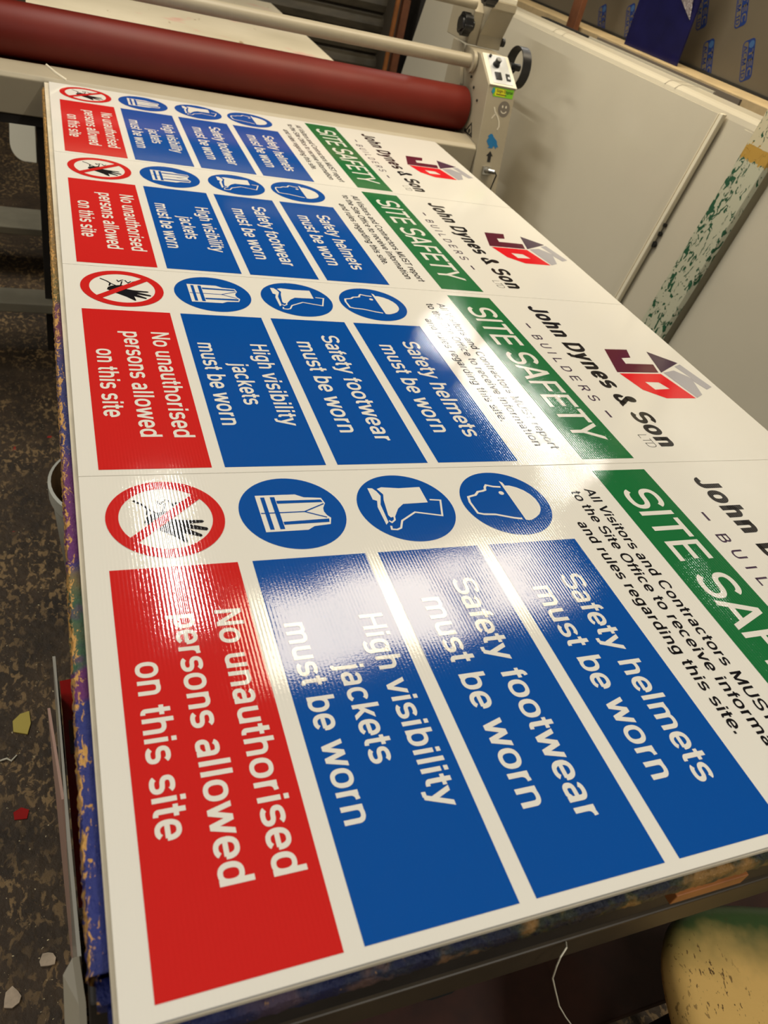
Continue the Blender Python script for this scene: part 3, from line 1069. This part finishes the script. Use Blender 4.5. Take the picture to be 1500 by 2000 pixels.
m = FB(); m.prism([(-.024, -.285), (.008, -.284), (.007, -.256), (-.024, -.257)], lambda p, d: fpt(p[0], p[1], d), .0005, .008)
m.tube([fpt(-.008, -.270, .004), fpt(-.004, -.270, .02), fpt(.012, -.271, .034)], [.011, .009, .008], 14)
sk = m.build('socket', M_STEEL, housing, bevel=.0008)
m = LB(); m.tube([fpt(.012, -.271, .034), fpt(.020, -.280, .034), fpt(.020, -.305, .022), fpt(.014, -.345, .014), fpt(.010, -.45, .012)], .0026, 8); m.build('cable', M_PLASTIC, sk)
# warning triangle on the inner side
m = LB()
tri = [(2.520, .917), (2.578, .919), (2.547, .955)]
ti = MB(); line2(ti, tri + [tri[0]], .0028, 0.0)
m.add([(1.4042, y, z) for y, z, _ in ti.v], ti.f)
for cy_k, cz_k, r_k in ((2.549, .929, .0075), (2.533, .923, .004), (2.582, .922, .007)):
    m.add([(1.4042, cy_k + r_k * math.cos(2 * PI * i / 14), cz_k + r_k * math.sin(2 * PI * i / 14)) for i in range(14)], [tuple(range(14))])
m.build('warning_triangle', M_BLACKGAP, housing, fix=False)['label'] = 'black outlined warning triangle'
m = LB()
for (y, z) in ((2.60, 1.06), (2.64, 1.085), (2.55, 1.03), (2.60, .965), (2.72, 1.14)):
    m.lathe([(0, 1.4015), (.0045, 1.4015), (.0045, 1.405)], (0, y, z), 'x', 12)
m.build('screws', M_DARK, housing)
# upper head and its knobs
hd = LB(); hd.prism_x([(2.700, 1.2930), (2.700, 1.318), (2.99, 1.332), (2.99, 1.16), (2.80, 1.165), (2.745, 1.168), (2.745, 1.205), (2.708, 1.288)], 1.447, 1.540)
hd.prism_x([(2.755, 1.168), (2.755, 1.27), (2.80, 1.31), (2.95, 1.31), (2.95, 1.168)], 1.41, 1.447)
head = hd.build('upper_head', M_BEIGE, bevel=.002)
m = LB(); m.box((1.450, 2.702, 1.3175), (1.537, 2.97, 1.334)); m.build('head_cap', M_CREAM, bevel=.002)


def knob(y, z, x0, x1, r):
    m = LB()
    N = 60
    prof = []
    for i in range(N):
        a = 2 * PI * i / N
        rr = r * (1.0 if (i // 5) % 2 == 0 else .90)
        prof.append((y + rr * math.cos(a), z + rr * math.sin(a)))
    m.prism_x(prof, x0, x1)
    m.lathe([(0, x0 - .006), (r * .62, x0 - .006), (r * .7, x0)], (0, y, z), 'x', 30)
    m.lathe([(r * .45, x1), (r * .45, 1.412)], (0, y, z), 'x', 20)
    return m.build('clamp_knob', M_PLASTIC, bevel=.0015)


knob(2.748, 1.226, 1.366, 1.398, .037)
knob(2.675, 1.334, 1.395, 1.432, .037)
m = LB(); m.lathe([(.0, 1.540), (.014, 1.540), (.014, 1.550), (.0, 1.550)], (0, 2.745, 1.195), 'x', 24); m.build('lever', M_PLASTIC)
# hand wheel
m = LB()
N = 48
RR, rw = .066, .017
C_ = (1.548, 2.592, 1.148)
vs, fs = [], []
prof = [(RR - .004, -rw), (RR, -rw), (RR, rw), (RR - .004, rw)]
for i in range(N):
    a = 2 * PI * i / N
    for (r, dx) in prof:
        vs.append((C_[0] + dx, C_[1] + r * math.cos(a), C_[2] + r * math.sin(a)))
for i in range(N):
    for j in range(4):
        fs.append((i * 4 + j, i * 4 + (j + 1) % 4, ((i + 1) % N) * 4 + (j + 1) % 4, ((i + 1) % N) * 4 + j))
m.add(vs, fs)
m.lathe([(0, 1.516), (.012, 1.516), (.012, 1.556), (0, 1.556)], C_[:0] + (0, C_[1], C_[2]), 'x', 16)
for k_ in range(1):
    a = -.75
    m.tube([(C_[0], C_[1], C_[2]), (C_[0], C_[1] + RR * math.cos(a), C_[2] + RR * math.sin(a))], .004, 8)
m.build('hand_wheel', M_PLASTIC, smooth=True)
# stand
for x in (-.04, 1.30):
    m = LB(); m.box((x, 2.50, 0), (x + .07, 2.57, .795)); m.build('leg', M_DARK, bevel=.003)
m = LB(); m.box((-.75, 2.455, .165), (1.37, 2.57, .20)); m.build('foot_bar', M_GREYBAR, bevel=.004)
m = LB(); m.box((-.75, 3.10, .17), (1.37, 3.31, .20)); m.build('rear_tie_bar', M_GREYBAR, bevel=.004)
for x in (-.70, 1.30):
    m = LB(); m.box((x, 2.58, .10), (x + .06, 3.30, .165)); m.build('side_foot', M_DARK)
    for y in (2.62, 3.22):
        c_ = LB(); c_.box((x + .005, y, 0), (x + .055, y + .05, .10)); c_.build('foot_pad', M_DARK)

# out-feed table behind the machine with a stained white sheet on it
of = thing('outfeed_table', 'dark table standing behind the laminating machine', 'table', (.55, 3.7, 0))
m = MB(); m.box((-.58, -.80, .855), (.55, .95, .885)); m.build('table_top', M_DARK, of)
for sx in (-.55, .49):
    for sy in (-.70, .85):
        m = MB(); m.box((sx, sy, 0), (sx + .05, sy + .05, .855)); m.build('leg', M_DARK, of)
m = MB(); m.prism([(-.06, 2.86), (1.142, 2.86), (1.162, 4.75), (-.06, 4.75)], lambda p, d: (p[0], p[1], d), .886, .918)
tag(m.build('stained_sheet', M_OUTFEED), 'white sheet with pink and brown stains behind the red roller', 'sheet')

m = MB()
N = 10
poly = [(-.060, .150), (-.186, .150), (-.188, .08)] + [(-.115 - .073 * math.cos(i / N * PI / 2), .073 - .073 * math.sin(i / N * PI / 2)) for i in range(1, N + 1)] + [(-.060, .0)]
m.prism(poly, lambda p, d: (p[0], d + p[1] * .9, p[1]), 4.50, 4.60)
tag(m.build('white_block', M_CREAM, bevel=.003), 'cream white block with a rounded corner on the floor beyond the machine', 'block')

# thin white strip sticking up at the far left corner of the signs
m = MB(); m.tube([(.046, 2.452, .9085), (.020, 2.453, .922), (-.006, 2.455, .9395)], [.0035, .0032, .003], 8)
tag(m.build('plastic_strip', M_CREAM), 'thin white plastic strip poking up at the far left corner of the signs', 'strip')

# ------------------------------------------------------------------ sheets leaning at the right
LEAN = (1.80 - 1.62) / 1.22            # dx per metre of height


def lx(z, x_top=1.80, z_top=1.253):
    return x_top - (z_top - z) * LEAN


def leaning(mb, y0, y1, z0, z1, x_top, thick, z_top=1.253, round_top=False, mi=0):
    prof = [(lx(z0, x_top, z_top), z0), (lx(z1, x_top, z_top), z1)]
    ca = 1.0
    if round_top:
        x1, zz = prof[-1]
        prof = [prof[0], (lx(z1 - .012, x_top, z_top), z1 - .012), (x1 + .003, z1 + .002), (x1 + .012, z1 + .010), (x1 + .025, z1 + .014), (x1 + thick, z1 + .017), (lx(z0, x_top, z_top) + thick, z0)]
    else:
        prof = prof + [(prof[1][0] + thick, z1), (prof[0][0] + thick, z0)]
    mb.prism(prof, lambda p, d: (p[0], d, p[1]), y0, y1, mi)


m = MB(); leaning(m, 1.615, 4.06, 0.0, 1.252, 1.806, .085, round_top=True)
bb = thing('thick_white_board', 'thick white board with a bright rounded top edge leaning at the right', 'board', (1.6, 2.9, 0))
o = m.build('panel', M_PANEL, bb); o.location = (-1.6, -2.9, 0)
for y in (2.050, 2.105, 2.79, 2.86):
    m = MB()
    p0 = [(1.8055, 1.2535), (1.809, 1.2550), (1.818, 1.2628), (1.831, 1.2668), (1.8925, 1.2695)]
    m.add([(x, y, z) for x, z in p0] + [(x, y + .0025, z) for x, z in p0], [(q, q + 1, 6 + q, 5 + q) for q in range(4)])
    o = m.build('edge_mark', M_GREYSHEET, bb); o.location = (-1.6, -2.9, 0)

ls = thing('white_sheet', 'large white sheet with ivory edge trim leaning at the right behind the signs', 'panel', (1.6, 2.9, 0))
m = MB(); leaning(m, 1.800, 4.10, 0.0, 1.243, 1.7985, .006); o = m.build('sheet', M_PANEL, ls); o.location = (-1.6, -2.9, 0)
for (y0, y1) in ((1.790, 1.793), (1.7965, 1.799)):
    m = MB(); leaning(m, y0, y1, 0.0, 1.246, 1.793, .008)
    o = m.build('trim_groove', M_GROOVE, ls); o.location = (-1.6, -2.9, 0)
m = MB()
leaning(m, 1.793, 1.7965, 0.0, 1.247, 1.789, .010)
leaning(m, 1.799, 1.803, 0.0, 1.247, 1.789, .010)
leaning(m, 1.776, 1.790, 0.0, 1.249, 1.783, .016)
o = m.build('edge_trim', M_TRIM, ls, bevel=.003); o.location = (-1.6, -2.9, 0)
for (z, r) in ((.924, .005), (.896, .0065), (.862, .009)):
    m = MB(); m.lathe([(0, lx(z) - .006), (r, lx(z) - .006), (r, lx(z) + .004), (0, lx(z) + .004)], (0, 1.774, z), 'x', 14)
    o = m.build('dark_plug', M_BLACKGAP, ls); o.location = (-1.6, -2.9, 0)

m = MB(); leaning(m, 1.10, 1.684, 0.0, 1.236, 1.795, .006)
tag(m.build('white_sheet', M_PANEL), 'narrow white sheet between the ivory trim and the peeling green board', 'panel')
m = MB(); leaning(m, -.60, 1.475, 0.0, 1.42, 1.772 + .167 * LEAN, .008, 1.42)
tag(m.build('white_sheet', M_PANEL), 'white sheet right of the peeling green board, at the right edge of the photo', 'panel')

# weathered board
m = MB()
leaning(m, 1.488, 1.590, 0.0, 1.55, 1.738 + .297 * LEAN, .02, 1.55)
tag(m.build('weathered_board', M_PEEL, bevel=.002), 'narrow green board with peeling white paint leaning against white sheets', 'board')

# rack with pale timber ledge, upright and coated sheets
rk = thing('sheet_rack', 'rack with a pale timber ledge behind the white sheets', 'rack', (2.1, 2.4, 0))
m = MB(); m.box((-.06, -1.9, 1.205), (.18, 2.1, 1.274)); m.build('ledge', M_LEDGE, rk, .003)
m = MB(); m.box((-.075, -1.9, 1.13), (-.06, 2.1, 1.205)); m.build('lower_rail', M_BROWN, rk, .002)
m = MB(); m.prism([(2.0, 3.035), (2.0, 3.10), (2.024, 3.10), (2.024, 3.035)], lambda p, d: (p[0], p[1], d), 0, 2.2)
tag(m.build('timber_upright', M_BROWN, bevel=.002), 'brown timber upright standing before the ledge at the top of the photo', 'post')
m = MB(); m.box((.12, -1.9, .0), (.18, -1.84, 1.205)); m.build('leg', M_BROWN, rk)
m = MB(); m.box((.12, 2.04, .0), (.18, 2.1, 1.205)); m.build('leg', M_BROWN, rk)
m = MB(); m.box((.085, -1.9, 1.274), (.125, 2.1, 1.281)); m.build('gap_shade', M_BLACKGAP, rk)  # black filler painting the shaded gap under the coated sheet

tec = thing('coated_sheet', 'large grey-brown sheet with blue printed logos standing on the rack ledge', 'sheet', (2.2, 2.4, 1.281))
m = MB(); m.box((0, -1.85, 0), (.012, 2.05, .56)); m.build('sheet', M_FILM_BEIGE, tec, .001)


def tec_logo(cy, cz):
    """rounded badge in local axes: r along the reading direction, u up the letters"""
    ang = math.radians(-61)
    rd = Vector((0, -math.cos(ang), math.sin(ang)))
    ud = Vector((0, -math.cos(ang + PI / 2), math.sin(ang + PI / 2)))

    def P(x, y, d):
        return rd * x + ud * y + Vector((-d, 0, 0))
    L_, W_ = .064, .0265

    def rr(x0, y0, x1, y1, r):
        out = []
        for (cx, cy2, a0) in ((x1 - r, y1 - r, 0), (x0 + r, y1 - r, 90), (x0 + r, y0 + r, 180), (x1 - r, y0 + r, 270)):
            for i in range(6):
                a = math.radians(a0 + 90 * i / 5)
                out.append((cx + r * math.cos(a), cy2 + r * math.sin(a)))
        return out
    m = MB()

    def fl(pts, d, mi):
        m.add([P(x, y, d) for x, y in pts], [tuple(range(len(pts)))], mi)
    fl(rr(-L_, -W_, L_, W_, .013), .0006, 0)
    fl(rr(-L_ + .004, -W_ + .004, L_ - .004, -.002, .009), .0010, 1)
    fl([(-.046 + .0115 * math.cos(2 * PI * i / 20), .0125 + .0115 * math.sin(2 * PI * i / 20)) for i in range(20)], .0010, 2)
    tb = MB(); text(tb, 'TEC', -.030, .055, .0035, .0185, 0, h=.075, k=.066)
    m.add([P(x, y, .0010) for x, y, _ in tb.v], tb.f, 1)
    tb = MB(); text(tb, 'ACM 1D', -.050, .053, -.0205, .0150, 0)
    m.add([P(x, y, .0014) for x, y, _ in tb.v], tb.f, 0)
    o = m.build('printed_logo', [M_TECBLUE, M_FILM_BEIGE, M_TECLIGHT], tec, fix=False)
    bm = bmesh.new()
    bm.from_mesh(o.data)
    bmesh.ops.bisect_plane(bm, geom=bm.verts[:] + bm.edges[:] + bm.faces[:], plane_co=(0, 0, 1.2825 - cz), plane_no=(0, 0, -1), clear_outer=True)
    bm.to_mesh(o.data)
    bm.free()
    o.location = (0, cy - 2.4, cz - 1.281)
    return o


for (cy, cz) in ((2.232, 1.356), (2.425, 1.316), (2.555, 1.450), (2.365, 1.492), (3.155, 1.300), (2.960, 1.336), (2.03, 1.397), (2.16, 1.53)):
    tec_logo(cy, cz)

bo = thing('blue_offcut', 'dark blue sheet offcut standing on the ledge in front of the logo sheet', 'offcut', (2.08, 2.6, 1.2745))
m = MB(); m.prism([(-.172, 0), (.176, 0), (.184, .33), (-.155, .33)], lambda p, d: (d, p[0], p[1]), 0, .006); m.build('sheet', M_OFFBLUE, bo)
m = MB(); m.prism([(-.060, .195), (-.128, .216), (-.150, .140), (-.100, .170)], lambda p, d: (d + (p[1] - .14) * -.1, p[0], p[1]), -.004, -.0015); m.build('peeled_film', M_SILVER, bo)

m = MB(); m.box((1.935, 1.90, .62), (1.943, 2.75, 1.279)); tag(m.build('grey_sheet', M_GREYSHEET), 'grey sheet standing between the thick white board and the rack ledge', 'sheet')
m = MB(); m.box((1.905, 1.99, .62), (1.912, 2.76, 1.2745)); tag(m.build('pale_sheet', M_PANEL), 'pale thin sheet whose top edge shows behind the thick white board', 'sheet')
m = MB(); m.box((1.898, 2.775, .62), (1.930, 3.14, 1.272)); tag(m.build('gap_shade', M_BLACKGAP), 'black filler for the shaded gap behind the far end of the thick white board', 'strip')  # no real strip: black stands in for shade in the gap
# a bearer that these thin sheets stand on
m = MB(); m.box((1.898, 1.75, 0), (1.990, 3.3, .62)); tag(m.build('bearer', M_BROWN), 'brown timber bearer behind the thick white board under the thin sheets', 'timber')

# far corner: thin poles and a dark column by the shutter
m = MB(); m.tube([(1.985, 5.0, 0), (1.985, 5.0, 1.6)], .014, 12); tag(m.build('wooden_pole', M_ORANGE), 'thin orange-brown pole standing before the dark roller shutter', 'pole')
m = MB(); m.box((2.03, 5.02, 0), (2.075, 5.06, 1.05)); tag(m.build('timber_post', M_BROWN), 'shorter brown timber post right of the thin pole', 'post')
m = MB(); m.box((2.14, 5.02, 0), (2.30, 5.26, 2.6)); tag(m.build('column', M_DARK), 'black column at the right end of the roller shutter', 'column')

# ------------------------------------------------------------------ under and beside the table
bk = thing('bucket', 'white plastic bucket on the floor under the left edge of the table', 'bucket', (.105, 1.36, 0))
m = MB(); m.lathe([(0, 0), (.118, 0), (.122, .004), (.146, .262), (.152, .262), (.153, .298), (.146, .300)], (0, 0, 0), 'z', 48); m.build('body', M_BUCKET, bk, smooth=True)
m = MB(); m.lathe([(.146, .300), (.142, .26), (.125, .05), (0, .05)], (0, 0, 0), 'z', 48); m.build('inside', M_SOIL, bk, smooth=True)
m = MB(); m.lathe([(0, 0), (.034, 0), (.034, .09), (.031, .092), (.031, .06), (0, .06)], (0, 0, 0), 'z', 28)
o = m.build('tin', M_STEEL, smooth=True); o.location = (.028, 1.372, .185); o.rotation_euler = (.5, .3, 0)
tag(o, 'small shiny tin lying inside the white bucket', 'tin')
m = MB(); m.lathe([(0, .051), (.105, .051), (.10, .16), (0, .165)], (.105, 1.36, 0), 'z', 24)
tag(m.build('rags', M_SOIL, smooth=True), 'brown rags filling the white bucket under the tin', 'rags')


def plate(name, mat, label, cat, pts, thick, group=None):
    """vertical-ish plate given as a polygon of (x, y, z)"""
    m = MB()
    n = len(pts)
    vs = [p for p in pts] + [(p[0] + thick, p[1], p[2]) for p in pts]
    fs = [tuple(range(n)), tuple(range(n, 2 * n))[::-1]] + [(i, (i + 1) % n, n + (i + 1) % n, n + i) for i in range(n)]
    m.add(vs, fs)
    return tag(m.build(name, mat), label, cat, group)


plate('acrylic_offcut', M_ACRYLIC, 'longest clear grey acrylic strip leaning against the left side of the table', 'offcut',
      [(-.0395, .500, .70), (-.0355, .430, .70), (-.0330, .36, .70), (-.0305, .25, .70), (-.0255, .135, .70), (-.0275, .135, .0), (-.0415, .50, .0)], .0035)
plate('acrylic_offcut', M_PINK, 'pinkish clear acrylic offcut standing outermost beside the table', 'offcut',
      [(-.0465, .422, .70), (-.0345, .300, .70), (-.0300, .300, .0), (-.0400, .422, .0)], .003)
plate('acrylic_offcut', M_PALEGREY, 'blunt grey plastic offcut standing by the near left table corner', 'offcut',
      [(-.0385, .122, .70), (-.030, .135, .70), (-.026, .09, .71), (-.026, -.05, .71), (-.037, -.05, .70), (-.042, -.05, .0), (-.042, .122, .0)], .006)
m = MB(); m.prism([(-.0330, .520), (-.0225, .215), (.30, .215), (.30, .560)], lambda p, d: (p[0], p[1], d), .6205, .6235)
rp = tag(m.build('red_plate', M_REDPLATE), 'red acrylic plate poking out from under the left table edge', 'plate')
m = MB(); m.prism([(-.0245, .455), (-.0235, .405), (-.002, .405), (-.002, .455)], lambda p, d: (p[0], p[1], d), .6236, .6240); m.build('paper_label', M_GREYSHEET, rp)
m = MB(); m.box((.05, .16, .3005), (.36, .62, .620)); tag(m.build('storage_box', M_BROWN, bevel=.002), 'brown box on the low shelf carrying the red plate', 'box')
m = MB(); m.prism([(-.05, -.018), (.035, -.03), (.055, .0), (.045, .035), (-.01, .03), (-.055, .012)], lambda p, d: (p[0] * .32 - .119, p[1] * .9 + .905, d), .0005, .003)
tag(m.build('yellow_scrap', M_SCRAPY), 'yellow plastic scrap lying on the dirty floor at the left', 'scrap')
m = MB(); m.prism([(-.012, -.01), (.01, -.012), (.014, .006), (.0, .014), (-.014, .006)], lambda p, d: (p[0] - .119, p[1] + .697, d), .0005, .002)
tag(m.build('red_scrap', M_REDPLATE), 'small red scrap on the floor nearer than the yellow scrap', 'scrap')
for (x, y, s_, lb) in ((-.076, .415, .016, 'pale plaster flake on the floor beside the acrylic strips'), (-.131, .368, .018, 'pale plaster flake on the floor at the bottom left edge of the photo')):
    rnd = random.Random(int(x * -1000))
    pts = [(x + s_ * rnd.uniform(.6, 1.1) * math.cos(a * PI / 4), y + s_ * rnd.uniform(.6, 1.1) * math.sin(a * PI / 4)) for a in range(8)]
    m = MB(); m.prism(pts, lambda p, d: (p[0], p[1], d), .0005, .004); tag(m.build('plaster_flake', M_CHIP), lb, 'flake', 'pale flakes on the floor')

m = MB(); m.tube([(-.165, .822, .002), (-.146, .826, .0025), (-.138, .819, .002), (-.128, .831, .002)], [.0016, .0022, .0022, .0014], 6)
tag(m.build('string_scrap', M_CREAM), 'short cream string lying on the floor at the left edge of the photo', 'string')

# stool
st = thing('stool', 'ochre painted stool with worn green rim by the near edge of the table', 'stool', (.798, -.176, 0))


def stool_seat():
    m = MB()
    N = 64

    def sup(a, r, e=4.2):
        c, s = math.cos(a), math.sin(a)
        return (r * math.copysign(abs(c) ** (2 / e), c), r * math.copysign(abs(s) ** (2 / e), s))
    rings = [(.0, -.006), (.10, -.005), (.15, -.003), (.180, .0), (.192, -.003), (.200, -.012), (.203, -.026), (.198, -.042), (.185, -.046), (.0, -.046)]
    vs, fs = [], []
    for r, z in rings:
        for i in range(N):
            x, y = sup(2 * PI * i / N, max(r, 1e-4))
            vs.append((x, y, z))
    for j in range(len(rings) - 1):
        for i in range(N):
            fs.append((j * N + i, j * N + (i + 1) % N, (j + 1) * N + (i + 1) % N, (j + 1) * N + i))
    m.add(vs, fs)
    o = m.build('seat', M_STOOL, st, smooth=True)
    o.location = (0, 0, .605)
    o.rotation_euler = (0, 0, -.30)
    return o


stool_seat()
for sx in (-1, 1):
    for sy in (-1, 1):
        m = MB(); m.tube([(sx * .12, sy * .12, .56), (sx * .17, sy * .17, 0)], [.016, .013], 14); m.build('leg', M_DARK, st, smooth=True)
for (a, b) in (((-.145, -.145), (.145, -.145)), ((-.145, .145), (.145, .145))):
    m = MB(); m.tube([(a[0], a[1], .28), (b[0], b[1], .28)], .009, 10); m.build('stretcher', M_DARK, st, smooth=True)

# loose wire and hose on the lower shelf
m = MB()
pts = [(.44, .0155, .74), (.432, .008, .75), (.424, .003, .745), (.424, .0, .73), (.436, .0, .69), (.458, .0, .645), (.50, .0, .56), (.54, .0, .49), (.57, .0, .44), (.60, .005, .36), (.615, .02, .2), (.62, .03, .0)]
m.tube(pts, .0009, 8)
tag(m.build('white_wire', M_CREAM), 'thin white wire hanging down from the near edge of the table', 'wire')
m = MB()
pts = [(.46 + .085 * math.cos(a * .35), .20 + .085 * math.sin(a * .35), .312 + .010 * (a // 18)) for a in range(55)]
m.tube(pts, .010, 8)
tag(m.build('hose', M_BLACKGAP, smooth=True), 'coiled black hose on the low shelf under the table', 'hose')
